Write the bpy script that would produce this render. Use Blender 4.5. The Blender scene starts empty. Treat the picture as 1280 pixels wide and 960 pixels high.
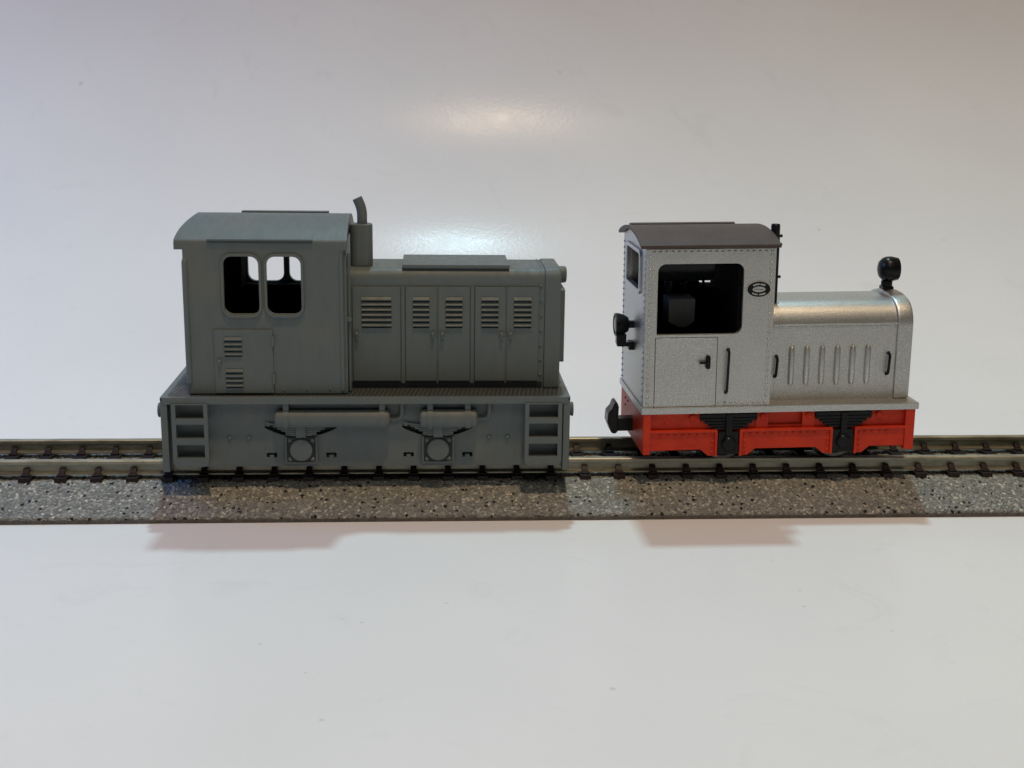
import bpy, bmesh, math, random
from mathutils import Vector, Matrix
random.seed(7)
C = bpy.context.scene
C.unit_settings.scale_length = 0.01          # 1 unit = 1 cm; everything below is written in millimetres
S = 0.1

# ------------------------------------------------------------------ camera
def make_camera():
    f, pitch, yaw, roll = 1603.86, math.radians(13.464), math.radians(3.808), math.radians(.808)
    fw = Vector((math.sin(yaw)*math.cos(pitch), math.cos(yaw)*math.cos(pitch), -math.sin(pitch)))
    rt = Vector((math.cos(yaw), -math.sin(yaw), 0)); up = rt.cross(fw)
    r2 = rt*math.cos(roll)+up*math.sin(roll); u2 = -rt*math.sin(roll)+up*math.cos(roll)
    cd = bpy.data.cameras.new('camera'); co = bpy.data.objects.new('camera', cd); C.collection.objects.link(co)
    m = Matrix((r2, u2, -fw)).transposed().to_4x4()
    m.translation = Vector((0, -166.45, 54.75))*S
    co.matrix_world = m
    cd.sensor_width = 36; cd.lens = 36*f/1280; cd.clip_start = .1; cd.clip_end = 2000
    cd.dof.use_dof = True; cd.dof.focus_distance = 16.2; cd.dof.aperture_fstop = 90
    C.camera = co
make_camera()

# ------------------------------------------------------------------ light
w = bpy.data.worlds.new('World'); C.world = w; w.use_nodes = True
bg = w.node_tree.nodes['Background']; bg.inputs[0].default_value = (.9, .95, 1, 1); bg.inputs[1].default_value = .03
def lamp(name, loc, target, size, energy, col, sy=None):
    l = bpy.data.lights.new(name, 'AREA'); l.energy = energy; l.color = col; l.size = size*S
    if sy: l.shape = 'RECTANGLE'; l.size_y = sy*S
    o = bpy.data.objects.new(name, l); C.collection.objects.link(o); o.location = Vector(loc)*S
    d = (Vector(target)-Vector(loc)); o.rotation_euler = d.to_track_quat('-Z', 'Y').to_euler(); return o
lamp('cool_lamp', (30, 365, 1000), (10, 0, 0), 48, 42500, (.57, .87, .97))
lamp('window_lamp', (-300, 30, 230), (-60, 110, 60), 150, 4500, (.24, .44, 1.0))
lamp('warm_lamp', (95, -415, 1500), (0, 0, 0), 72, 88000, (1.0, .72, .45))
lamp('front_fill', (30, -200, 230), (20, -70, 0), 90, 900, (1.0, .90, .76))  # added fill light, brightens the front sheet and the locomotive fronts
C.view_settings.view_transform = 'Standard'; C.view_settings.look = 'None'
C.view_settings.exposure = 0; C.view_settings.gamma = 1
C.cycles.max_bounces = 10; C.cycles.use_denoising = True

# ------------------------------------------------------------------ materials
MT = {}
def mat(name, col, rough=.5, metal=0., spec=.5, coat=0.):
    m = bpy.data.materials.new(name); m.use_nodes = True; nt = m.node_tree; b = nt.nodes['Principled BSDF']
    b.inputs['Base Color'].default_value = (*col, 1); b.inputs['Roughness'].default_value = rough
    b.inputs['Metallic'].default_value = metal; b.inputs['Specular IOR Level'].default_value = spec
    b.inputs['Coat Weight'].default_value = coat
    MT[name] = m; return m, nt, b
def N(nt, t, **k):
    n = nt.nodes.new(t)
    for a, v in k.items():
        if a.startswith('i_'): n.inputs[a[2:]].default_value = v
        else: setattr(n, a, v)
    return n
def coords(nt, scale=(1, 1, 1), rot=(0, 0, 0)):
    tc = N(nt, 'ShaderNodeTexCoord'); mp = N(nt, 'ShaderNodeMapping')
    mp.inputs['Scale'].default_value = scale; mp.inputs['Rotation'].default_value = rot
    nt.links.new(tc.outputs['Object'], mp.inputs['Vector']); return mp.outputs[0]
def noise(nt, v, scale, detail=4, rough=.5, dist=0):
    n = N(nt, 'ShaderNodeTexNoise'); n.inputs['Scale'].default_value = scale; n.inputs['Detail'].default_value = detail
    n.inputs['Roughness'].default_value = rough; n.inputs['Distortion'].default_value = dist
    nt.links.new(v, n.inputs['Vector']); return n.outputs['Fac']
def ramp(nt, f, stops, interp='LINEAR'):
    r = N(nt, 'ShaderNodeValToRGB'); r.color_ramp.interpolation = interp
    e = r.color_ramp.elements
    while len(e) < len(stops): e.new(.5)
    for el, (p, c) in zip(e, stops): el.position = p; el.color = (*c, 1) if len(c) == 3 else c
    nt.links.new(f, r.inputs[0]); return r.outputs[0]
def mix(nt, f, a, b, mode='MIX'):
    m = N(nt, 'ShaderNodeMix', data_type='RGBA', blend_type=mode)
    for k, v in ((0, f), (6, a), (7, b)):
        if hasattr(v, 'links'): nt.links.new(v, m.inputs[k])
        else: m.inputs[k].default_value = v if k == 0 else (*v, 1)
    return m.outputs[2]
def bump(nt, b, h, strength, dist=.01):
    n = N(nt, 'ShaderNodeBump'); n.inputs['Strength'].default_value = strength; n.inputs['Distance'].default_value = dist
    nt.links.new(h, n.inputs['Height']); nt.links.new(n.outputs[0], b.inputs['Normal']); return n
def math_(nt, op, a, b=None):
    m = N(nt, 'ShaderNodeMath', operation=op)
    for k, v in ((0, a), (1, b)):
        if v is None: continue
        if hasattr(v, 'links'): nt.links.new(v, m.inputs[k])
        else: m.inputs[k].default_value = v
    return m.outputs[0]

def grey_mat(name, tread=False):
    m, nt, b = mat(name, (.1, .11, .1), .46, spec=.25)
    v = coords(nt); vs = coords(nt, (1.2, .5, .35), (0, math.radians(38), 0))
    n1 = noise(nt, v, 1.1, 5, .6, .6); n2 = noise(nt, vs, 9, 4, .7); n3 = noise(nt, v, 40, 3)
    c = ramp(nt, n1, [(.35, (.130, .157, .160)), (.55, (.136, .160, .158)), (.70, (.160, .170, .158))])
    c = mix(nt, ramp(nt, n2, [(.45, (0, 0, 0)), (.75, (.45, .45, .45))]), c, (.110, .134, .130))
    c = mix(nt, ramp(nt, n3, [(.62, (0, 0, 0)), (.75, (.35, .35, .35))]), c, (.16, .165, .155))
    nt.links.new(c, b.inputs['Base Color'])
    nt.links.new(ramp(nt, n2, [(.3, (.40,)*3), (.7, (.56,)*3)]), b.inputs['Roughness'])
    if tread:
        va = coords(nt, (1, 1, 1), (0, 0, math.radians(45)))
        ch = N(nt, 'ShaderNodeTexBrick'); ch.inputs['Scale'].default_value = 1; ch.offset = .5
        ch.inputs['Mortar Size'].default_value = .014; ch.inputs['Brick Width'].default_value = .07; ch.inputs['Row Height'].default_value = .045
        ch.inputs['Color1'].default_value = (1,)*4; ch.inputs['Color2'].default_value = (1,)*4; ch.inputs['Mortar'].default_value = (0, 0, 0, 1)
        ch.inputs['Mortar Smooth'].default_value = .3
        nt.links.new(va, ch.inputs['Vector']); bump(nt, b, ch.outputs['Color'], 1., .03)
        nt.links.new(mix(nt, ch.outputs['Color'], (.045, .05, .047), c), b.inputs['Base Color'])
    else:
        bump(nt, b, n3, .12, .006)
    return m
grey_mat('grey_plastic'); grey_mat('grey_tread_plate', True)

m, nt, b = mat('silver_paint', (.42, .42, .40), .40, .82, .5)
v = coords(nt); n = noise(nt, v, 78, 1); n2 = noise(nt, v, 1.5, 4)
c = ramp(nt, n, [(.30, (.44, .45, .44)), (.5, (.54, .55, .535)), (.72, (.74, .74, .72))])
c = mix(nt, .12, c, ramp(nt, n2, [(.4, (.30, .28, .24)), (.6, (.5, .5, .5))]))
nt.links.new(c, b.inputs['Base Color']); bump(nt, b, n, .32, .01)

def paint(name, base, dark, rough, spec=.5, metal=0., scale=3, bs=.08):
    m, nt, b = mat(name, base, rough, metal, spec)
    v = coords(nt); n = noise(nt, v, scale, 5, .65); n2 = noise(nt, v, 45, 2)
    nt.links.new(ramp(nt, n, [(.38, dark), (.6, base)]), b.inputs['Base Color'])
    nt.links.new(ramp(nt, n2, [(.3, (rough-.06,)*3), (.7, (rough+.08,)*3)]), b.inputs['Roughness'])
    bump(nt, b, n2, bs, .006); return m
paint('red_paint', (.66, .042, .010), (.54, .030, .008), .45, .3)
paint('roof_brown', (.085, .064, .057), (.070, .052, .047), .50, .3)
paint('black_plastic', (.009, .010, .011), (.006, .007, .008), .30, .2)
paint('dark_interior', (.008, .008, .009), (.005, .005, .006), 1., .05)  # near black: shade inside the cabs is put into this colour
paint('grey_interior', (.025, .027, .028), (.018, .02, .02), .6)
paint('gearbox', (.06, .063, .062), (.045, .048, .047), .6, .25)
paint('dark_steel', (.10, .095, .09), (.06, .056, .05), .35, metal=.8)
paint('sleeper_brown', (.024, .012, .012), (.012, .006, .007), .5, .3, bs=.3)
paint('lens', (.30, .30, .29), (.24, .24, .23), .12)
m, nt, b = mat('rail_metal', (.5, .46, .38), .45, .85)
v = coords(nt, (.25, 1, 1)); n = noise(nt, v, 8, 6, .7); v2 = coords(nt); n2 = noise(nt, v2, 12, 3)
c = ramp(nt, n, [(.35, (.24, .23, .17)), (.5, (.36, .345, .27)), (.68, (.47, .445, .36))])
nt.links.new(mix(nt, ramp(nt, n2, [(.60, (0, 0, 0)), (.72, (.6, .6, .6))]), c, (.28, .22, .15)), b.inputs['Base Color'])
nt.links.new(ramp(nt, n, [(.3, (.42,)*3), (.7, (.58,)*3)]), b.inputs['Roughness'])

# speckled ballast: grey grains with black and pale flecks
m, nt, b = mat('ballast_grains', (.3, .3, .29), .75, spec=.35)
v = coords(nt); nz = noise(nt, v, 25, 2)
def vor(scale, off):
    mp = N(nt, 'ShaderNodeMapping'); mp.inputs['Location'].default_value = (off, off*.7, off*.3)
    nt.links.new(v, mp.inputs['Vector'])
    k = N(nt, 'ShaderNodeTexVoronoi'); k.inputs['Scale'].default_value = scale; nt.links.new(mp.outputs[0], k.inputs['Vector']); return k
v1 = vor(34, 0); v2 = vor(15, 3.1); v3 = vor(19, 7.7)
sep = N(nt, 'ShaderNodeSeparateColor'); nt.links.new(v1.outputs['Color'], sep.inputs[0])
c = ramp(nt, sep.outputs[0], [(0, (.15, .152, .143)), (.35, (.20, .203, .19)), (.7, (.26, .26, .24)), (.92, (.35, .34, .305)), (1., (.56, .55, .49))])
def fleck(vo, thr, rad, col, c):
    s = N(nt, 'ShaderNodeSeparateColor'); nt.links.new(vo.outputs['Color'], s.inputs[0])
    f = math_(nt, 'MULTIPLY', math_(nt, 'GREATER_THAN', s.outputs[1], thr), math_(nt, 'LESS_THAN', math_(nt, 'ADD', vo.outputs['Distance'], math_(nt, 'MULTIPLY', math_(nt, 'SUBTRACT', nz, .5), .9)), rad))
    return mix(nt, f, c, col)
c = fleck(v2, .80, .33, (.014, .013, .014), c); c = fleck(v3, .90, .30, (.60, .57, .48), c)
nt.links.new(c, b.inputs['Base Color'])
h = math_(nt, 'ADD', math_(nt, 'MULTIPLY', v1.outputs['Distance'], -1.), math_(nt, 'MULTIPLY', nz, .4)); bump(nt, b, h, .8, .02)
paint('ballast_lip', (.13, .115, .10), (.08, .07, .065), .6, scale=14)

# glossy white sheet with faint orange-peel and a few dust specks
m, nt, b = mat('white_sheet', (.80, .79, .77), .20, spec=.045)
v = coords(nt); n = noise(nt, v, 2.2, 6, .6, .3); nb = noise(nt, v, 12, 5, .6)
c = ramp(nt, noise(nt, v, .22, 3), [(.3, (.775, .77, .755)), (.7, (.82, .81, .79))])
c = mix(nt, ramp(nt, noise(nt, v, .9, 5, .65, 1.5), [(.60, (0, 0, 0)), (.72, (.35, .35, .35))]), c, (.70, .70, .68))
# small specks of dust lying on the sheet: x, y, z, radius in mm
DUST = [(-73.61, 118.34, 52.17, 0.55), (80.30, 93.57, 24.99, 0.43), (-6.94, -43.21, -0.00, 0.25), (-16.67, -48.05, 0.00, 0.25), (-11.61, -54.51, -0.00, 0.20), (-9.38, -63.70, 0.00, 0.29), (-30.13, -27.04, -0.00, 0.14), (-8.96, -42.34, -0.00, 0.17), (1.83, -38.53, -0.00, 0.26), (40.07, -40.58, -0.00, 0.27), (47.35, -47.15, 0.00, 0.22), (16.88, -58.78, -0.00, 0.38), (40.88, -36.21, -0.00, 0.28), (40.16, -27.02, 0.00, 0.19), (45.77, -34.98, -0.00, 0.14), (105.86, 91.20, 23.29, 0.35), (28.63, 120.48, 55.91, 0.36),]
tcd = N(nt, 'ShaderNodeTexCoord'); msk = None
for dx, dy, dz, dr in DUST:
    vm = N(nt, 'ShaderNodeVectorMath', operation='DISTANCE'); nt.links.new(tcd.outputs['Object'], vm.inputs[0]); vm.inputs[1].default_value = (dx*S, dy*S, dz*S)
    mr = N(nt, 'ShaderNodeMapRange'); nt.links.new(vm.outputs['Value'], mr.inputs[0])
    mr.inputs[1].default_value = dr*S*1.1; mr.inputs[2].default_value = dr*S*.35; mr.inputs[3].default_value = 0; mr.inputs[4].default_value = .5
    msk = mr.outputs[0] if msk is None else math_(nt, 'MAXIMUM', msk, mr.outputs[0])
nt.links.new(mix(nt, msk, c, (.50, .49, .46)), b.inputs['Base Color'])
nt.links.new(ramp(nt, n, [(.3, (.17,)*3), (.7, (.22,)*3)]), b.inputs['Roughness'])
bump(nt, b, nb, .10, .02)

# ------------------------------------------------------------------ mesh helpers (millimetres)
def box(bm, x0, x1, y0, y1, z0, z1, bev=0., seg=2):
    t = bmesh.new(); bmesh.ops.create_cube(t, size=1)
    for v in t.verts: v.co = Vector(((x0+x1)/2+v.co.x*(x1-x0), (y0+y1)/2+v.co.y*(y1-y0), (z0+z1)/2+v.co.z*(z1-z0)))
    if bev: bmesh.ops.bevel(t, geom=t.edges[:], offset=bev, segments=seg, affect='EDGES', profile=.5)
    merge(bm, t)
def merge(bm, t, mtx=None):
    if mtx: bmesh.ops.transform(t, matrix=mtx, verts=t.verts)
    me = bpy.data.meshes.new('tmp'); t.to_mesh(me); t.free(); bm.from_mesh(me); bpy.data.meshes.remove(me)
def cone(bm, p0, p1, r0, r1, seg=20, bev=0.):
    p0, p1 = Vector(p0), Vector(p1); d = p1-p0; t = bmesh.new()
    bmesh.ops.create_cone(t, cap_ends=True, segments=seg, radius1=r0, radius2=r1, depth=d.length)
    if bev: bmesh.ops.bevel(t, geom=[e for e in t.edges if len(e.link_faces) == 2 and e.calc_face_angle(0) > 1], offset=bev, segments=2, affect='EDGES', profile=.5)
    merge(bm, t, Matrix.Translation((p0+p1)/2) @ d.to_track_quat('Z', 'Y').to_matrix().to_4x4())
def dome(bm, p, r, axis, h=.6, seg=8):
    # rivet head
    a = Vector(axis).normalized(); q = a.to_track_quat('Z', 'Y').to_matrix(); p = Vector(p); rows = []
    for k, (rr, hh) in enumerate(((1, 0), (.8, .55), (.4, .92))):
        rows.append([bm.verts.new(p+q @ Vector((math.cos(2*math.pi*i/seg)*r*rr, math.sin(2*math.pi*i/seg)*r*rr, hh*r*h))) for i in range(seg)])
    top = bm.verts.new(p+q @ Vector((0, 0, r*h)))
    for k in range(2):
        for i in range(seg): bm.faces.new((rows[k][i], rows[k][(i+1) % seg], rows[k+1][(i+1) % seg], rows[k+1][i]))
    for i in range(seg): bm.faces.new((rows[2][i], rows[2][(i+1) % seg], top))
def lathe(bm, p, axis, prof, seg=28):
    # prof: list of (along, radius)
    a = Vector(axis).normalized(); q = a.to_track_quat('Z', 'Y').to_matrix(); p = Vector(p); rows = []
    for h, r in prof:
        if r < 1e-5: rows.append([bm.verts.new(p+q @ Vector((0, 0, h)))])
        else: rows.append([bm.verts.new(p+q @ Vector((math.cos(2*math.pi*i/seg)*r, math.sin(2*math.pi*i/seg)*r, h))) for i in range(seg)])
    for A, B in zip(rows, rows[1:]):
        for i in range(seg):
            j = (i+1) % seg
            if len(A) == 1 and len(B) == 1: continue
            if len(A) == 1: bm.faces.new((A[0], B[j], B[i]))
            elif len(B) == 1: bm.faces.new((A[i], A[j], B[0]))
            else: bm.faces.new((A[i], A[j], B[j], B[i]))
def tube(bm, pts, r, seg=10):
    pts = [Vector(p) for p in pts]; rows = []; up = None
    for k, p in enumerate(pts):
        d = (pts[min(k+1, len(pts)-1)]-pts[max(k-1, 0)]).normalized()
        if up is None: up = d.orthogonal().normalized()
        up = (up-d*up.dot(d)).normalized(); s = d.cross(up)
        rr = r[k] if isinstance(r, (list, tuple)) else r
        rows.append([bm.verts.new(p+(up*math.cos(2*math.pi*i/seg)+s*math.sin(2*math.pi*i/seg))*rr) for i in range(seg)])
    for A, B in zip(rows, rows[1:]):
        for i in range(seg): bm.faces.new((A[i], A[(i+1) % seg], B[(i+1) % seg], B[i]))
    bm.faces.new(rows[0][::-1]); bm.faces.new(rows[-1])
def arc_pts(c, r, a0, a1, n):
    return [(c[0]+r*math.cos(math.radians(a0+(a1-a0)*i/n)), c[1]+r*math.sin(math.radians(a0+(a1-a0)*i/n))) for i in range(n+1)]
def bend(pts, r, n=4):
    # round the corners of a 3-D polyline
    out = [Vector(pts[0])]
    for a, b_, c in zip(pts, pts[1:], pts[2:]):
        a, b_, c = Vector(a), Vector(b_), Vector(c); u = (a-b_).normalized()*r; w_ = (c-b_).normalized()*r
        for i in range(n+1):
            t = i/n; out.append((b_+u)*(1-t)**2+b_*2*t*(1-t)+(b_+w_)*t*t)
    out.append(Vector(pts[-1])); return out
def prism(bm, pts, axis, a, b_, bev=0.):
    # pts: polygon in the other two axes (x: (y,z); y: (x,z); z: (x,y))
    t = bmesh.new()
    def P(p, k): return {'x': (k, p[0], p[1]), 'y': (p[0], k, p[1]), 'z': (p[0], p[1], k)}[axis]
    A = [t.verts.new(P(p, a)) for p in pts]; B = [t.verts.new(P(p, b_)) for p in pts]
    t.faces.new(A); t.faces.new(B[::-1])
    n = len(pts)
    for i in range(n): t.faces.new((A[i], B[i], B[(i+1) % n], A[(i+1) % n]))
    bmesh.ops.recalc_face_normals(t, faces=t.faces)
    if bev:
        bmesh.ops.bevel(t, geom=[e for e in t.edges if e.calc_face_angle(0) > .6], offset=bev, segments=2, affect='EDGES', profile=.5, clamp_overlap=True)
    merge(bm, t)
def rr(x0, x1, z0, z1, r, n=6):
    if not isinstance(r, (list, tuple)): r = [r]*4       # BL BR TR TL
    o = []
    for (cx, cz, a, q) in ((x0, z0, 180, r[0]), (x1, z0, 270, r[1]), (x1, z1, 0, r[2]), (x0, z1, 90, r[3])):
        if q <= 0: o.append((cx, cz)); continue
        cc = (cx+(q if cx == x0 else -q), cz+(q if cz == z0 else -q)); o += arc_pts(cc, q, a, a+90, n)
    return o
def plate(bm, outer, holes, axis, a, b_, bev=0.):
    # flat plate with holes, thickness from a to b_ along axis
    cu = bpy.data.curves.new('tmp', 'CURVE'); cu.dimensions = '2D'; cu.fill_mode = 'BOTH'
    th = abs(b_-a); cu.extrude = max(th/2-bev, 1e-4); cu.bevel_depth = bev; cu.bevel_resolution = 1; cu.offset = -bev
    for poly in [outer]+list(holes):
        sp = cu.splines.new('POLY'); sp.points.add(len(poly)-1); sp.use_cyclic_u = True
        for k, p in enumerate(poly): sp.points[k].co = (p[0], p[1], 0, 1)
    o = bpy.data.objects.new('tmp', cu); C.collection.objects.link(o)
    dg = bpy.context.evaluated_depsgraph_get(); me = bpy.data.meshes.new_from_object(o.evaluated_get(dg))
    mid = (a+b_)/2
    for v in me.vertices:
        x, y, z = v.co
        v.co = {'y': (x, mid+z, y), 'x': (mid+z, x, y), 'z': (x, y, mid+z)}[axis]
    t = bmesh.new(); t.from_mesh(me); bmesh.ops.remove_doubles(t, verts=t.verts, dist=1e-4); bmesh.ops.recalc_face_normals(t, faces=t.faces)
    bpy.data.objects.remove(o); bpy.data.curves.remove(cu); bpy.data.meshes.remove(me); merge(bm, t)
def BM(): return bmesh.new()
def obj(name, bm, m, parent=None, origin=None, angle=32):
    # link a bmesh written in mm as one object; children keep the parent's origin
    if origin is None: origin = parent['org'] if parent else (0, 0, 0)
    me = bpy.data.meshes.new(name)
    bmesh.ops.translate(bm, verts=bm.verts, vec=-Vector(origin)); bmesh.ops.scale(bm, verts=bm.verts, vec=(S, S, S))
    bm.to_mesh(me); bm.free(); me.materials.append(MT[m])
    me.shade_smooth(); me.set_sharp_from_angle(angle=math.radians(angle))
    o = bpy.data.objects.new(name, me); C.collection.objects.link(o)
    wn = o.modifiers.new('weighted_normals', 'WEIGHTED_NORMAL'); wn.weight = 100; wn.keep_sharp = True
    if parent: o.parent = parent
    else: o.location = Vector(origin)*S
    o['org'] = tuple(origin)
    if name in ('louvre', 'grab_rail', 'exhaust_pipe'): o.modifiers.clear(); me.shade_smooth()
    return o
def thing(name, label, cat, org, rot=(0, 0, 0)):
    o = bpy.data.objects.new(name, None); C.collection.objects.link(o); o.empty_display_size = .3
    o.location = Vector(org)*S; o.rotation_euler = rot; o['org'] = tuple(org); o['label'] = label; o['category'] = cat; return o
def copy_tree(o, dx, parent):
    c = o.copy(); C.collection.objects.link(c); c.parent = parent; c.location = o.location+Vector(dx)*S
    for ch in [q for q in bpy.data.objects if q.parent == o]:
        d = ch.copy(); C.collection.objects.link(d); d.parent = c
    return c

# ------------------------------------------------------------------ the setting
def backdrop():
    bm = BM(); prof = [(-420, 0), (-200, 0), (-60, 0), (0, 0), (14, 0)]
    # the sheet sweeps up in a slow curve that tightens towards the top
    y, z = 14., 0.
    for i in range(1, 97):
        a = math.radians(74*(i-.5)/96); d = math.radians(74/96)*(140 if math.degrees(a) < 31 else 95)
        y += d*math.cos(a); z += d*math.sin(a); prof.append((y, z))
    ey, ez = prof[-1]; a = math.radians(74)
    for k in (60, 160, 320): prof.append((ey+k*math.cos(a), ez+k*math.sin(a)))
    xs = [-420, -200, 0, 200, 420]
    rows = [[bm.verts.new((x, y, z)) for x in xs] for y, z in prof]
    lo = [[bm.verts.new((x, y+.15, z-.35)) for x in xs] for y, z in prof]
    for k in range(len(prof)-1):
        for i in range(len(xs)-1):
            bm.faces.new((rows[k][i], rows[k][i+1], rows[k+1][i+1], rows[k+1][i]))
            bm.faces.new((lo[k][i], lo[k+1][i], lo[k+1][i+1], lo[k][i+1]))
    o = obj('backdrop', bm, 'white_sheet'); o['kind'] = 'structure'
backdrop()

# ------------------------------------------------------------------ track
def track():
    t = thing('railway_track', 'straight narrow gauge model track on a speckled grey ballast bed under both locomotives', 'track', (0, 0, .2))
    L0, L1 = -175, 185
    # every grain row is a little higher or lower than the next
    prof = [(-12.5, .40), (-12.5, .75)]+[(-12.5+5.3*k/22, .75+2.7*k/22) for k in range(1, 23)]+[(-6.9, 3.56)]+[(-6.6+.33*k, 3.6) for k in range(41)]+[(7.2, 3.45), (12.5, .75), (12.5, .4)]
    rnd = random.Random(3); nx = 1300; vs = []; fs = []; m_ = len(prof)
    for i in range(nx+1):
        x = L0+(L1-L0)*i/nx
        for k, (y, z) in enumerate(prof):
            j = .085 if 1 < k < m_-3 else .02
            vs.append(((x+rnd.uniform(-.08, .08))*S, (y+rnd.uniform(-.06, .06))*S, (z+rnd.uniform(-j, j))*S-.02))
    for i in range(nx):
        for k in range(m_-1): a = i*m_+k; fs.append((a, a+1, a+m_+1, a+m_))
    me = bpy.data.meshes.new('ballast_bed'); me.from_pydata(vs, [], fs)
    me.materials.append(MT['ballast_grains']); me.shade_smooth()
    o = bpy.data.objects.new('ballast_bed', me); C.collection.objects.link(o); o.parent = t
    bm = BM(); box(bm, L0, L1, -12.62, 12.62, 0.02, .45, .05); obj('bed_base', bm, 'ballast_lip', t)
    for s in (-1, 1):
        bm = BM(); c = 4.85*s
        prof = [(-.95, 4.2), (.95, 4.2), (.95, 4.38), (.2, 4.56), (.12, 5.35), (.5, 5.5), (.47, 5.88), (.36, 6), (-.36, 6), (-.47, 5.88), (-.5, 5.5), (-.12, 5.35), (-.2, 4.56), (-.95, 4.38)]
        prism(bm, [(c+a, z) for a, z in prof], 'x', L0, L1); obj('rail', bm, 'rail_metal', t)
    # sleeper with rail chairs on both sides of both rails
    bm = BM(); x = 0.
    box(bm, x-.75, x+.75, -6.9, 6.9, 3.3, 4.17, .12)
    for s in (-1, 1):
        for q in (-1, 1):
            y = 4.85*s+q*.72
            prism(bm, [(y-.38*q, 5.1), (y-.05*q, 5.05), (y+.42*q, 4.55), (y+.62*q, 4.1), (y-.40*q, 4.1)], 'x', x-.38, x+.38, .06)
            box(bm, x-.55, x+.55, min(y+.1*q, y+.85*q), max(y+.1*q, y+.85*q), 4.0, 4.42, .1)
    sl = None
    for k in range(-9, 33):
        X = -42.52+4.5*k
        if sl is None:
            sl = obj('sleeper', bm, 'sleeper_brown', t); base = X; sl.location = Vector((X, 0, 0))*S; sl['org'] = (0, 0, 0)
        else:
            c = sl.copy(); C.collection.objects.link(c); c.parent = t; c.location = Vector((X, 0, 0))*S
track()

# ------------------------------------------------------------------ shared bits
def louvres(bm, x0, x1, z0, z1, n, y, out=.34):
    p = (z1-z0)/n
    for i in range(n):
        zt = z1-i*p; zb = zt-p*.66
        prism(bm, [(y+.12, zt), (y-.04, zt), (y-out, zb+.10), (y-out, zb), (y+.12, zb)], 'x', x0, x1, .03)
def knob(bm, x, y, z, r=.3):
    cone(bm, (x, y, z), (x, y-.35, z), r*.7, r*.7, 12); box(bm, x-r*.6, x+r*.6, y-.5, y-.25, z-r*1.8, z+r*.9, .1); dome(bm, (x, y-.5, z), r*.8, (0, -1, 0))
def wheelset(parent, x, m='dark_steel', r=3.1):
    bm = BM()
    for s in (-1, 1):
        lathe(bm, (x, 4.1*s, 6+r-.05), (0, s, 0), [(-.5, 0), (-.5, r+.45), (-.05, r+.45), (.1, r), (1.3, r-.05), (1.3, r-.5), (.9, r-.7), (.9, 0)], 32)
    cone(bm, (x, -4, 6+r-.05), (x, 4, 6+r-.05), .5, .5, 12)
    obj('wheelset', bm, m, parent)

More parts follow.
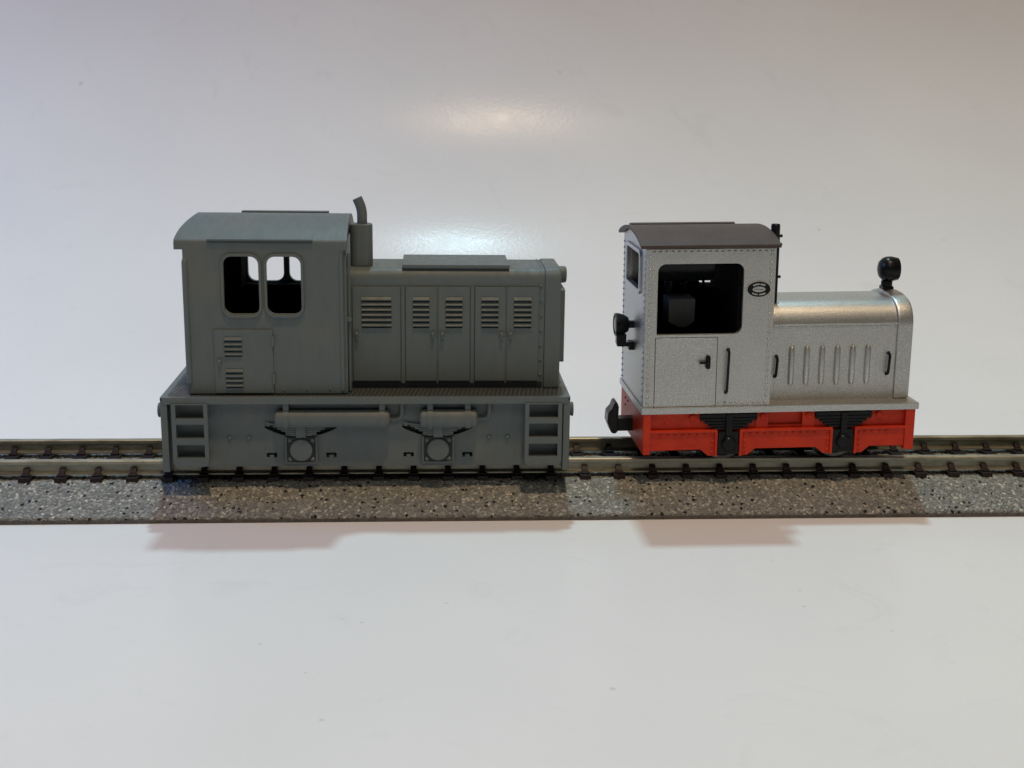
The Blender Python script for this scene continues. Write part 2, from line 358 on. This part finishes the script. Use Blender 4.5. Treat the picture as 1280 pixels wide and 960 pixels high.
# ------------------------------------------------------------------ grey locomotive
def grey_loco():
    G = thing('grey_locomotive', 'larger plain grey plastic model locomotive with curved exhaust and paired cab windows', 'locomotive', (-7.7, 0, 6))
    g = 'grey_plastic'; PX0, PX1 = -33.3, 17.85
    # deck with rolled lip
    bm = BM(); box(bm, PX0, PX1, -10, 10, 15.02, 15.5, .12); obj('deck', bm, 'grey_tread_plate', G)
    bm = BM()
    plate(bm, rr(PX0-.03, PX1+.03, -10.05, 10.05, .5), [rr(PX0+.75, PX1-.75, -9.3, 9.3, .3)], 'z', 14.62, 15.53, .12); obj('deck_edge', bm, g, G)
    # frame side plates, ends, inner floor
    bm = BM()
    for s in (-1, 1):
        y = 8.6*s; Z = -.28
        holes = []
        for cx in (-16.15, 1.15):
            for q in (-1, 1): holes.append([(cx+q*a, b_+Z) for a, b_ in ((4.55, 11.55), (4.45, 12.0), (4.0, 12.1), (3.2, 11.75), (1.95, 11.3), (1.95, 10.5), (2.5, 10.62), (3.4, 10.95), (4.2, 11.3))])
            for q in (-1, 1): holes.append(rr(cx+q*3.75-.65, cx+q*3.75+.65, 7.6+Z, 8.2+Z, .05))
        plate(bm, [(PX0+.4, 6.15), (PX1-.4, 6.15), (PX1-.4, 15), (PX0+.4, 15)], holes if s < 0 else [], 'y', y, y-.5*s, .04)
        # web behind the openings so the springs sit in a pocket
        box(bm, -24, 9, min(7.2*s, 7.5*s), max(7.2*s, 7.5*s), 7.3, 15, 0)
        for bx in (-25.1, -22.72, 7.66, 10.0): dome(bm, (bx, 8.6*s, 10.2+Z), .36, (0, s, 0), .8)
    box(bm, PX0+.4, PX1-.4, -7, 7, 9.2, 15.0)
    obj('frame', bm, g, G)
    for x0, x1 in ((PX0, PX0+.85), (PX1-.85, PX1)):
        bm = BM(); plate(bm, [(-9.95, 5.9), (-9.1, 5.75), (9.1, 5.75), (9.95, 5.9), (9.95, 15.0), (-9.95, 15.0)], [], 'x', x0, x1, .08); e = obj('end_plate', bm, g, G)
        sgn = -1 if x0 < 0 else 1
        for yy in (-8.2, 0, 8.2):
            bm = BM(); lathe(bm, (x1 if sgn > 0 else x0, yy, 13.5), (sgn, 0, 0), [(-.2, 0), (-.2, .75), (.15, .8), (.45, .95), (.55, .85), (.6, 0)], 20); obj('buffer', bm, g, e)
    # the spring slots are left dark by the web set back behind them; leaf springs and axle boxes stand proud
    for cx in (-16.15, 1.15):
        bm = BM()
        for s in (-1,):
            for k in range(6):
                hw = 4.0-k*.52; z = 12.0-k*.24
                pts = [(cx-hw, z+.035*hw*hw*.55), (cx-hw*.5, z+.035*hw*hw*.14), (cx, z), (cx+hw*.5, z+.035*hw*hw*.14), (cx+hw, z+.035*hw*hw*.55)]
                prism(bm, [(a, b_-.3) for a, b_ in pts]+[(a, b_-.1) for a, b_ in pts[::-1]], 'y', -8.95, -8.45)
            box(bm, cx-.6, cx+.6, -9.15, -8.4, 10.3, 12.0, .08)
            for q in (-1, 1): 
                cone(bm, (cx+q*4.1, -8.9, 12.05), (cx+q*4.1, -8.3, 12.05), .3, .3, 12)
        obj('leaf_spring', bm, g, G).location.z -= .028
        bm = BM()
        box(bm, cx-1.85, cx+1.85, -8.9, -8.3, 7.0, 10.35, .1)
        ax = obj('axle_box', bm, 'grey_interior', G); ax.location.z -= .028
        bm = BM(); lathe(bm, (cx, -8.88, 8.7), (0, -1, 0), [(-.1, 1.42), (.32, 1.42), (.42, 1.32), (.42, 0)], 32); obj('axle_cover', bm, g, ax)
        bm = BM()
        for qx in (-1, 1):
            for qz in (-1, 1): dome(bm, (cx+qx*1.42, -8.88, 8.68+qz*1.25), .32, (0, -1, 0), .9)
        for (a, b_) in ((cx-2.05, cx-1.8), (cx+1.8, cx+2.05)): box(bm, a, b_, -9.0, -8.3, 6.9, 10.4, .05)
        box(bm, cx-2.0, cx+2.0, -9.0, -8.4, 6.86, 7.1, .05)
        obj('bolt', bm, g, ax)
        for q in (-1, 1):
            bm = BM(); box(bm, cx+q*3.75-.28, cx+q*3.75+.28, -8.62, -8.0, 7.25, 7.65, .05)
            obj('brake_lug', bm, g, G)
    # air tanks
    for (x0, x1, r, zc, bands) in ((-19.3, -4.95, 1.12, 12.75, (-17.9, -5.9)), (-1.15, 6.1, 1.18, 12.75, (.15, 4.9))):
        bm = BM(); lathe(bm, (x0, -9.1, zc), (1, 0, 0), [(0, 0), (0, r*.8), (.25, r), (x1-x0-.25, r), (x1-x0, r*.8), (x1-x0, 0)], 28)
        tk = obj('air_tank', bm, g, G); tk.location.z -= .018
        for bx in bands:
            bm = BM(); lathe(bm, (bx-.35, -9.1, zc), (1, 0, 0), [(0, r-.05), (0, r+.13), (.7, r+.13), (.7, r-.05)], 28); box(bm, bx-.35, bx+.35, -9.6, -8.4, 13.5, 15.0); obj('tank_strap', bm, g, tk)
        bm = BM(); tube(bm, bend([(x1-.2, -9.1, zc-.1), (x1+1.55, -9.1, zc-.1), (x1+1.55, -9.1, 14.9)], .9), .27); obj('pipe', bm, g, tk)
    # ladders
    for (x0, x1, top) in ((-31.95, -27.45, 14.75), (12.1, 16.85, 14.75)):
        bm = BM(); hs = []
        for (a, b_) in ((12.85, 14.6), (10.3, 12.1), (7.75, 9.45)): hs.append(rr(x0+.55, x1-.55, a, b_, .06))
        plate(bm, rr(x0, x1, 6.6, top, [.7, .7, .05, .05]), hs, 'y', -10.25, -9.7, .06)
        for z in (12.35, 9.8, 7.3): box(bm, x0+.3, x1-.3, -9.75, -8.5, z-.1, z+.35, .04)
        obj('ladder', bm, g, G)
    # ---- cab
    x0, x1 = -30.0, -10.45; zb, zt = 15.5, 34.2
    bm = BM()
    near = [rr(-25.2, -20.75, 25.75, 33.05, [1.1]*4), rr(-19.95, -15.6, 25.75, 33.05, [1.1]*4)]
    far = [rr(-24.4, -19.6, 27.4, 33.1, 1.1), rr(-18.85, -14.1, 27.4, 33.1, 1.1)]
    plate(bm, rr(x0, x1, zb+.1, zt, .05), near, 'y', -8.5, -7.7, .08)
    plate(bm, rr(x0, x1, zb+.1, zt, .05), far, 'y', 7.7, 8.5, .08)
    plate(bm, rr(-8.3, 8.3, zb+.1, 34.3, .05), [], 'x', x0, x0+.8, .08)
    plate(bm, rr(-8.3, 8.3, zb+.1, 34.3, .05), [], 'x', x1-.8, x1, .08)
    for (rx, rz) in ((-18.1, 16.1), (-15.3, 16.15), (-12.4, 16.2)): dome(bm, (rx, -8.5, rz), .16, (0, -1, 0))
    obj('cab', bm, g, G)
    bm = BM(); box(bm, x0+.9, x1-.9, -7.6, 7.6, 15.55, 15.8); box(bm, x0+.9, -26.3, -7.5, 7.5, 15.8, 34); box(bm, -26.3, x1-.9, 5.5, 7.6, 15.8, 27.2); box(bm, -26.3, -24.6, 3, 7.6, 27, 34); box(bm, x1-1.4, x1-.85, -7.5, 7.5, 15.8, 34); box(bm, x0+1, x1-.9, -7.5, 7.5, 33.6, 34.4); obj('cab_dark_lining', bm, 'dark_interior', G)  # floor plus added black boxes; their colour stands in for interior shade
    for h, (a, b_) in zip(near, ((-25.45, -20.5), (-20.2, -15.35))):
        bm = BM(); plate(bm, rr(a, b_, 25.35, 33.3, 1.35), [rr(a+.35, b_-.35, 25.72, 32.95, 1.0)], 'y', -8.85, -8.4, .1); obj('window_frame', bm, g, G)
    # cab roof: shallow barrel with drip strips
    def rprof(hw, ze, za, zl, n=18):
        top = [(y, za-(za-ze)*(abs(y)/hw)**2.15) for y in [-hw+2*hw*i/n for i in range(n+1)]]
        return [(-hw, zl)]+top+[(hw, zl)]
    bm = BM(); prism(bm, [(-8.51, 33.75), (-8.53, 34.35), (-8.47, 34.75), (-8.25, 35.05)]+[(y, 37.33-2.33*(abs(y)/8.25)**2) for y in [-7.7+15.4*i/20 for i in range(21)]]+[(8.25, 35.05), (8.47, 34.75), (8.53, 34.35), (8.51, 33.75), (7.9, 33.75), (7.6, 34.6), (0, 36.2), (-7.6, 34.6), (-7.9, 33.75)], 'x', -31.0, -10.05)
    for v in bm.verts:
        if v.co.x < -30.5 and v.co.z > 34.5: v.co.x += 1.5*((v.co.z-34.5)/2.8)**2.3
    rf = obj('cab_roof', bm, g, G, angle=38)
    for s in (-1, 1):
        bm = BM()
        if s < 0: box(bm, -27.0, -14.2, -8.80, -8.1, 34.85, 35.08, .06)
        else: box(bm, -24.2, -13.0, 2.2, 3.4, 36.85, 37.38, .05)
        obj('drip_strip', bm, g, rf)
    # cab side hatch with two louvre panels
    bm = BM(); lv = [(-25.3, -23.15, 20.45, 22.95), (-25.25, -23.15, 16.45, 18.9)]
    plate(bm, rr(-26.6, -19.35, 15.75, 23.85, .12), [rr(a, b_, c, d, .05) for a, b_, c, d in lv], 'y', -8.72, -8.45, .06)
    d = obj('cab_hatch', bm, g, G)
    for a, b_, c, e in lv:
        bm = BM(); louvres(bm, a-.02, b_+.02, c, e, 4, -8.6, .35); obj('louvre_panel', bm, g, d)
    bm = BM(); knob(bm, -25.95, -8.7, 19.9, .34); obj('door_handle', bm, g, d)
    for z in (22.4, 17.6):
        bm = BM(); cone(bm, (-19.35, -8.75, z-.65), (-19.35, -8.75, z+.65), .2, .2, 10); dome(bm, (-19.35, -8.8, z+.4), .24, (0, -1, 0)); dome(bm, (-19.35, -8.8, z-.4), .24, (0, -1, 0)); obj('hinge', bm, g, d)
    # handrails on the cab ends
    bm = BM(); tube(bm, bend([(x0+.3, -8.0, 32.6), (x0+.22, -8.5, 32.3), (x0+.22, -8.5, 17.0), (x0+.3, -8.0, 16.7)], .3), .36); obj('handrail', bm, g, G)
    bm = BM(); box(bm, x1-.55, x1-.12, -8.66, -8.3, 16.0, 33.4, .08); box(bm, x1-.1, x1+.3, -8.2, -7.7, 15.6, 33.2, .1); box(bm, x1+.35, x1+.7, -7.4, -6.9, 15.6, 33.3, .12); cone(bm, (x1+.5, -7.8, 25.0), (x1+.5, -6.9, 25.0), .35, .35, 12, .08); obj('handrail', bm, g, G)
    # ---- bonnet
    hx0, hx1 = -10.4, 14.75; hy = 5.2
    def hp(y, zt, r, n=6): return [(-y, 15.5)]+[(a, b_) for a, b_ in arc_pts((-y+r, zt-r), r, 180, 90, n)]+[(a, b_) for a, b_ in arc_pts((y-r, zt-r), r, 90, 0, n)]+[(y, 15.5)]
    bm = BM(); prism(bm, hp(hy, 31.0, 1.35), 'x', hx0, hx1)
    for i in range(7): dome(bm, (14.35, -hy, 17.3+i*1.93), .24, (0, -1, 0))
    for i in range(5): dome(bm, (14.35, -3.6+i*1.8, 31.0), .17, (0, 0, 1))
    obj('bonnet', bm, g, G)
    bm = BM()
    prism(bm, hp(hy+.18, 31.15, 1.5), 'x', hx1-.0, 16.85, .28)
    nose = obj('radiator_shell', bm, g, G)
    bm = BM(); plate(bm, rr(-3.6, 3.6, 18.6, 28.2, .3), [rr(-2.9, 2.9, 19.4, 27.4, .2)], 'x', 16.8, 17.55, .06)
    for i in range(9): box(bm, 16.8, 17.3, -2.95, 2.95, 19.6+i*.88, 19.95+i*.88, .04)
    obj('radiator_grille', bm, g, nose)
    bm = BM(); lathe(bm, (16.3, -.6, 29.7), (1, 0, 0), [(0, 0), (0, 1.1), (1.35, 1.1), (1.6, 1.0), (1.65, .8), (1.4, .75), (1.4, 0)], 24); obj('headlamp', bm, g, nose)
    # side doors
    DZ0, DZ1 = 16.55, 28.75
    for i, (a, b_, hx) in enumerate(((-9.65, -3.62, -9.15), (-2.93, 1.0, .5), (1.2, 5.2, 1.72), (5.87, 9.75, 9.25), (9.93, 14.0, 10.4))):
        la, lb = ((-8.5, -4.75), (-2.0, .05), (2.15, 4.25), (6.7, 8.85), (10.85, 13.05))[i]
        bm = BM(); plate(bm, rr(a, b_, DZ0, DZ1, .12), [rr(la, lb, 23.5, 27.5, .05)], 'y', -5.5, -5.18, .07)
        d = obj('bonnet_door', bm, g, G)
        bm = BM(); louvres(bm, la-.03, lb+.03, 23.5, 27.5, 6, -5.42, .36); obj('louvre_panel', bm, g, d)
        bm = BM(); knob(bm, hx, -5.45, 22.75, .36); obj('door_handle', bm, g, d)
    bm = BM()
    for a in (-3.28, 1.1, 5.53, 9.84): box(bm, a-.1 if a in (1.1, 9.84) else a-.22, a+.1 if a in (1.1, 9.84) else a+.22, -5.36, -5.1, 16.2, 28.9, .04)
    obj('door_post', bm, g, G)
    bm = BM(); box(bm, -9.9, 14.6, -5.24, -5.1, 15.6, 16.4); obj('bonnet_gap_shade', bm, 'grey_interior', G)  # dark strip: shade of the gap below the doors, put in as colour
    bm = BM(); box(bm, -3.35, 10.25, -4.9, 4.7, 31.12, 31.5, .08); box(bm, -3.2, 10.1, -4.5, 4.5, 30.9, 31.2); obj('bonnet_hatch', bm, g, G)
    # exhaust
    bm = BM(); plate(bm, rr(-10.0, -7.15, -3.4, -.6, 1.1), [], 'z', 30.9, 36.35, .22); ex = obj('exhaust_box', bm, g, G)
    bm = BM()
    pts = bend([(-8.45, -2.0, 36.2), (-8.45, -2.0, 38.2), (-9.05, -2.0, 39.55)], .9, 6); tube(bm, pts, .64, 16)
    obj('exhaust_pipe', bm, g, ex)
    wheelset(G, -16.15); wheelset(G, 1.15)
grey_loco()

# ------------------------------------------------------------------ silver locomotive
def silver_loco():
    R = thing('silver_locomotive', 'smaller silver model locomotive with red frame, brown roof and black lamps', 'locomotive', (45, 0, 6), (0, -.0140, .017))
    s_ = 'silver_paint'; k_ = 'black_plastic'; r_ = 'red_paint'
    # running plate
    bm = BM(); box(bm, 27.1, 63.65, -8.7, 8.7, 13.1, 14.0, .1); obj('running_plate', bm, s_, R)
    # ---- cab
    x0, x1, zt = 27.3, 43.85, 34.35; zb = 14.0
    bm = BM()
    win = rr(28.85, 39.8, 23.45, 32.45, [.12, 1.0, 1.0, 1.0])
    plate(bm, rr(x0, x1, zb-.4, zt, .05), [win, rr(28.70, 36.76, 13.8, 23.09, .1)], 'y', -8.35, -7.75, .05)
    plate(bm, rr(x0, x1, zb, zt, .05), [rr(30.2, 39.6, 24.5, 32.4, 1.0)], 'y', 7.75, 8.35, .05)
    ew = [rr(-5.0, 4.6, 28.6, 33.4, .6)]
    def gable(ins): return [(-8.2+ins, zb+.0), (8.2-ins, zb+.0)]+[(y, 35.75-1.3*(y/8.3)**2) for y in [8.2-ins-(16.4-2*ins)*i/14 for i in range(15)]]
    plate(bm, gable(0), ew, 'x', x0, x0+.6, .05); plate(bm, gable(0), [], 'x', x1-.6, x1, .05)
    # rivets
    n = 24
    for i in range(n):
        z = 14.5+i*(33.4-14.5)/(n-1)
        dome(bm, (27.85, -8.35, z), .21, (0, -1, 0), .9); dome(bm, (43.3, -8.35, z), .21, (0, -1, 0), .9)
        for yy in (-7.75, 7.75): dome(bm, (x0, yy, z), .2, (-1, 0, 0), .9)
    for i in range(20): dome(bm, (28.3+i*.79, -8.35, 33.95), .19, (0, -1, 0), .9)
    for i in range(9): dome(bm, (37.2+i*.75, -8.35, 14.45), .19, (0, -1, 0), .9)
    for i in range(2): dome(bm, (28.1+i*.6, -8.35, 14.3), .13, (0, -1, 0))
    obj('cab', bm, s_, R)
    bm = BM()
    plate(bm, rr(-5.5, 5.1, 28.15, 33.85, .9), [rr(-4.9, 4.5, 28.7, 33.3, .55)], 'x', x0-.32, x0+.05, .08)
    obj('window_frame', bm, s_, R)
    # cab interior: floor, motor, controls, black blocks added for machinery and shade
    bm = BM(); box(bm, x0+.7, x1-.7, -7.6, 7.6, 14.0, 14.4); box(bm, x0+.7, 39.3, -7.72, -7.6, 14.0, 23.2); box(bm, 39.3, x1-.7, -7.6, 7.6, 14.4, 33.4); box(bm, 28.3, 39.4, 3.5, 7.5, 14.4, 27.6); box(bm, 28.2, x1-.8, -7.6, 7.6, 33.2, 33.6)
    box(bm, 29.6, 34.4, 5.6, 7.2, 27.2, 31.4); prism(bm, [(34.2, 27.4), (37.6, 27.4), (36.6, 29.6), (35.9, 30.2), (34.2, 30.6)], 'y', 5.8, 7.0); obj('cab_dark_filler', bm, 'dark_interior', R)
    bm = BM(); lathe(bm, (28.1, -1.0, 32.35), (1, 0, 0), [(0, 0), (0, 2.9), (.3, 3.15), (8.9, 3.15), (9.3, 2.9), (9.3, 0)], 28); obj('motor', bm, 'black_plastic', R)
    bm = BM(); prism(bm, [(31.2, 24.2), (32.6, 23.5), (33.6, 23.5), (34.7, 24.3), (34.7, 27.3), (31.2, 27.3)], 'y', -4, 0, .15); obj('gearbox', bm, 'gearbox', R)
    bm = BM(); lathe(bm, (34.5, 2.5, 28.2), (0, -1, .25), [(0, 2.5), (.35, 2.8), (.7, 2.5)], 28); tube(bm, [(34.5, 2.5, 28.2), (37.0, 2.0, 31.5)], .35); tube(bm, [(34.5, 2.5, 28.2), (34.5, 3.2, 24)], .5); tube(bm, [(32.2, 0.5, 30.6), (32.2, 0.5, 27)], .45); obj('control_wheel', bm, k_, R)
    # door
    bm = BM(); plate(bm, rr(28.76, 36.70, 14.04, 23.04, .08), [], 'y', -8.37, -7.9, .05); d = obj('cab_door', bm, s_, R)
    bm = BM(); box(bm, 35.25, 35.85, -8.75, -8.42, 18.95, 20.7, .25); box(bm, 34.35, 35.5, -8.95, -8.65, 19.65, 20.0, .14); obj('door_handle', bm, k_, d)
    def grab(x, za, zc, y, r=.2, m=k_):
        bm = BM(); tube(bm, bend([(x-.12, y+.05, za), (x-.12, y-.6, za+.15), (x, y-.6, zc-.15), (x, y+.05, zc)], .3), r)
        dome(bm, (x-.12, y, za), .25, (0, -1, 0)); dome(bm, (x, y, zc), .25, (0, -1, 0)); obj('grab_rail', bm, m, R)
    grab(38.15, 15.8, 21.4, -8.35, .17)
    # maker's plate: oval rim with dark worn markings
    cx, cz = 41.75, 29.15
    def oval(rx, rz): return [(cx+rx*math.cos(a*math.pi/20), cz+rz*math.sin(a*math.pi/20)) for a in range(40)]
    bm = BM(); plate(bm, oval(1.6, 1.08), [], 'y', -8.46, -8.3, .04); mp = obj('maker_plate', bm, s_, R)
    bm = BM(); plate(bm, oval(1.48, .97), [], 'y', -8.50, -8.4, .02); obj('plate_enamel', bm, k_, mp)
    def earc(bm, rx, rz, a0, a1, wd, n=12):
        A = [math.radians(a0+(a1-a0)*i/n) for i in range(n+1)]
        prism(bm, [(cx+rx*math.cos(a), cz+rz*math.sin(a)) for a in A]+[(cx+(rx-wd)*math.cos(a), cz+(rz-wd)*math.sin(a)) for a in A[::-1]], 'y', -8.54, -8.48)
    bm = BM(); plate(bm, oval(.82, .36), [rr(cx-.6, cx+.6, cz-.02, cz+.05, .02)], 'y', -8.54, -8.48, .01)
    earc(bm, 1.22, .76, 48, 82, .2); earc(bm, 1.22, .76, 88, 134, .2); earc(bm, 1.22, .76, 222, 262, .17); earc(bm, 1.22, .76, 272, 318, .17)
    obj('plate_marking', bm, s_, mp)
    # roof
    bm = BM(); n = 20; ys = [-8.75+17.5*i/n for i in range(n+1)]
    top = [(y, 36.3-1.45*abs(y/8.75)**2.1) for y in ys]; bot = [(y, 35.85-1.45*abs(y/8.75)**2.1) for y in ys[::-1]]
    prism(bm, top+bot, 'x', 26.55, 44.35, .07); rf = obj('cab_roof', bm, 'roof_brown', R, angle=25)
    bm = BM(); prism(bm, [(2.6, 36.0), (2.6, 36.3), (3.0, 36.42), (4.8, 36.15), (4.8, 35.7)], 'x', 27.3, 41.2, .06); obj('roof_ventilator', bm, 'roof_brown', rf)
    # rear lamp
    bm = BM(); lathe(bm, (25.8, -.3, 23.35), (-1, 0, 0), [(-.9, 0), (-.9, .4), (-.75, .95), (-.2, 1.3), (.5, 1.5), (1.0, 1.5), (1.05, 1.3), (.85, 1.2)], 28)
    box(bm, 25.0, 26.3, -.9, .3, 20.7, 22.1, .1); box(bm, 25.1, 27.4, -.7, .1, 20.4, 20.9, .1); box(bm, 26.6, 27.35, -1.1, .5, 20.0, 21.1, .1); box(bm, 26.3, 27.4, -.8, .2, 22.9, 23.8, .1)
    lp = obj('rear_lamp', bm, k_, R)
    bm = BM(); lathe(bm, (24.95, -.3, 23.35), (-1, 0, 0), [(0, 1.2), (.12, .95), (.2, .5), (.22, 0)], 24); obj('lamp_lens', bm, 'lens', lp)
    # front lamp
    bm = BM(); lathe(bm, (60.25, 0, 30.25), (1, 0, 0), [(0, 0), (.03, .6), (.25, 1.15), (.65, 1.5), (1.1, 1.66), (1.7, 1.68), (2.3, 1.55), (2.55, 1.5), (2.6, 1.3), (2.4, 1.15)], 32)
    cone(bm, (61.5, 0, 27.6), (61.5, 0, 28.7), .75, .75, 16, .1); box(bm, 60.75, 62.25, -.75, .75, 27.55, 28.0, .1)
    lp = obj('front_lamp', bm, k_, R)
    bm = BM(); lathe(bm, (62.65, 0, 30.25), (1, 0, 0), [(0, 1.12), (.12, .8), (.2, 0)], 24); obj('lamp_lens', bm, 'lens', lp)
    # exhaust stack beside the cab corner
    bm = BM(); Y = -3.9; X = 45.2
    tube(bm, [(X, Y, 26.0), (X, Y, 35.6)], .27, 12); lathe(bm, (X-.35, Y, 35.0), (0, 0, 1), [(0, 0), (0, .5), (.35, .58), (1.75, .58), (1.85, .5), (1.85, .36), (1.5, .36), (1.5, 0)], 20)
    for z in (26.4, 30.0, 34.2, 35.3): box(bm, X-.3, X+.45, Y-.2, Y+.2, z-.14, z+.14, .06); dome(bm, (X+.4, Y, z), .24, (1, 0, 0), 1)
    box(bm, X-.9, X+.1, Y-.2, Y+.2, 30.0, 30.3, .05); lathe(bm, (X, Y, 25.6), (0, 0, 1), [(0, .5), (.5, .5), (.7, .3)], 16)
    obj('exhaust_stack', bm, k_, R)
    # ---- bonnet
    def hp(y, zs, za, r, n=8):
        lft = [(-y, 14.0)]+arc_pts((-y+r, zs), r, 180, 96, n)
        mid = [(-y*.3, za-.06), (0, za), (y*.3, za-.06)]
        return lft+mid+[(-a, b_) for a, b_ in lft[::-1]]
    bm = BM(); prism(bm, hp(6.0, 23.6, 27.02, 3.2), 'x', 43.8, 61.1)
    box(bm, 44.2, 61.1, -6.12, -5.9, 23.9, 24.12, .04)
    bn = obj('bonnet', bm, s_, R, angle=28)
    bm = BM(); prism(bm, hp(6.35, 23.7, 27.45, 3.4), 'x', 61.0, 63.15, .35); obj('radiator_shell', bm, s_, R, angle=40)
    bm = BM(); proto = None
    for i in range(6):
        x = 47.15+i*2.03
        bm = BM()
        tube(bm, [(x, -6.0, 15.95), (x, -6.03, 16.0), (x, -6.06, 16.2), (x, -6.08, 16.5), (x, -6.08, 20.7), (x, -6.06, 21.0), (x, -6.03, 21.2), (x, -6.0, 21.25)], [.02, .18, .31, .37, .37, .31, .18, .02], 16)
        obj('louvre', bm, s_, bn)
    grab(45.15, 17.2, 19.9, -6.0, .18); grab(60.1, 17.3, 20.1, -6.0, .18)
    # ---- red frame
    y = -8.3
    bm = BM()
    for s in (-1, 1):
        def bx(a, b_, ya, yb, c, d, bev=.06): box(bm, a, b_, min(ya*s, yb*s), max(ya*s, yb*s), c, d, bev)
        bx(27.4, 28.35, 8.6, 6, 7.7, 13.12)                       # end posts
        bx(62.0, 63.25, 8.6, 6, 7.7, 13.12)
        # upper web with a recessed panel
        plate(bm, rr(28.2, 62.2, 10.4, 13.1, .02), [rr(43.9, 48.4, 11.2, 12.9, .03)], 'y', 7.55*s, 7.85*s, .03)
        bx(43, 49.2, 7.3, 7.1, 10.6, 13.1, 0)
        bx(42.2, 43.9, 8.05, 7.7, 10.6, 13.1); bx(48.4, 50.0, 8.05, 7.7, 10.6, 13.1)
        # lower skirts with feet, cut out around the axle boxes
        for (a, b_, la, rb) in ((28.3, 37.1, 0, 1), (40.1, 52.35, 1, 1), (55.35, 62.05, 1, 0)):
            pts = [(a, 10.75)]
            pts += ([(a, 7.35), (a+1.1, 7.35), (a+2.1, 8.2)] if la else [(a, 8.15)])
            pts += ([(b_-2.1, 8.2), (b_-1.1, 7.35), (b_, 7.35)] if rb else [(b_, 8.15)])
            pts += [(b_, 10.75)]
            prism(bm, pts, 'y', 8.0*s, 8.35*s, .04)
            bx(a, b_, 8.6, 7.6, 10.55, 10.85, .05)
            if la: bx(a-.05, a+.3, 8.62, 8.0, 7.3, 10.7, .05)
            if rb: bx(b_-.3, b_+.05, 8.62, 8.0, 7.3, 10.7, .05)
            k = int((b_-a-2)/.95)
            for i in range(k): dome(bm, (a+1.4+i*.95, 8.35*s, 10.2), .2, (0, s, 0), .8)
            for q, on in ((a+.62, la), (b_-.62, rb)):
                if on:
                    for i in range(4): dome(bm, (q, 8.35*s, 7.85+i*.72), .2, (0, s, 0), .8)
    box(bm, 27.35, 27.95, -8.5, 8.5, 7.75, 13.1, .06); box(bm, 62.7, 63.25, -8.5, 8.5, 7.75, 13.1, .06)
    for (yy, zz) in ((-7, 12), (-7, 9), (5, 12), (5, 11), (3, 12)): dome(bm, (27.35, yy, zz), .22, (-1, 0, 0))
    dome(bm, (63.25, -6.5, 10.9), .25, (1, 0, 0), 1.3)
    for x in (33.9, 43.2, 49.2, 58.6): lathe(bm, (x, -7.8, 12.45), (0, -1, 0), [(0, .42), (.5, .42), (.6, .3), (.62, 0)], 14); dome(bm, (x, -8.4, 12.45), .2, (0, -1, 0))
    dome(bm, (30.3, -7.85, 11.6), .18, (0, -1, 0))
    obj('frame', bm, r_, R)
    bm = BM(); box(bm, 29, 62, -6.9, 6.9, 9.4, 13.0); obj('underframe', bm, 'dark_interior', R)
    for cx in (38.6, 53.8):
        bm = BM()
        for k, (hw, z0, z1) in enumerate(((3.75, 12.45, 12.95), (3.7, 12.0, 12.4), (3.1, 11.6, 11.95), (2.6, 11.22, 11.55), (2.0, 10.88, 11.18))):
            box(bm, cx-hw, cx+hw, -8.5+.05*k, -7.9, z0, z1, .06)
        box(bm, cx-.42, cx+.42, -8.75, -8.2, 9.9, 12.95, .1); obj('leaf_spring', bm, k_, R)
        bm = BM(); box(bm, cx-1.35, cx+1.35, -8.5, -7.6, 7.5, 10.6, .12); lathe(bm, (cx+.05, -8.45, 8.95), (0, -1, 0), [(0, .95), (.35, .95), (.5, .8), (.52, 0)], 20); box(bm, cx-.5, cx+.5, -8.85, -8.4, 9.6, 10.1, .12)
        obj('axle_box', bm, k_, R)
    # bell coupler
    bm = BM(); box(bm, 24.9, 27.6, -.95, .95, 8.85, 10.6, .12)
    prism(bm, [(24.45, 8.7), (23.85, 10.2), (23.95, 11.5), (24.5, 12.1), (24.8, 12.9), (25.15, 13.0), (25.4, 12.3), (25.35, 11.2), (25.3, 8.9), (25.0, 8.6)], 'y', -1.5, 1.3, .3)
    obj('coupler', bm, k_, R)
    wheelset(R, 38.6, 'dark_steel', 2.9); wheelset(R, 53.8, 'dark_steel', 2.9)
silver_loco()
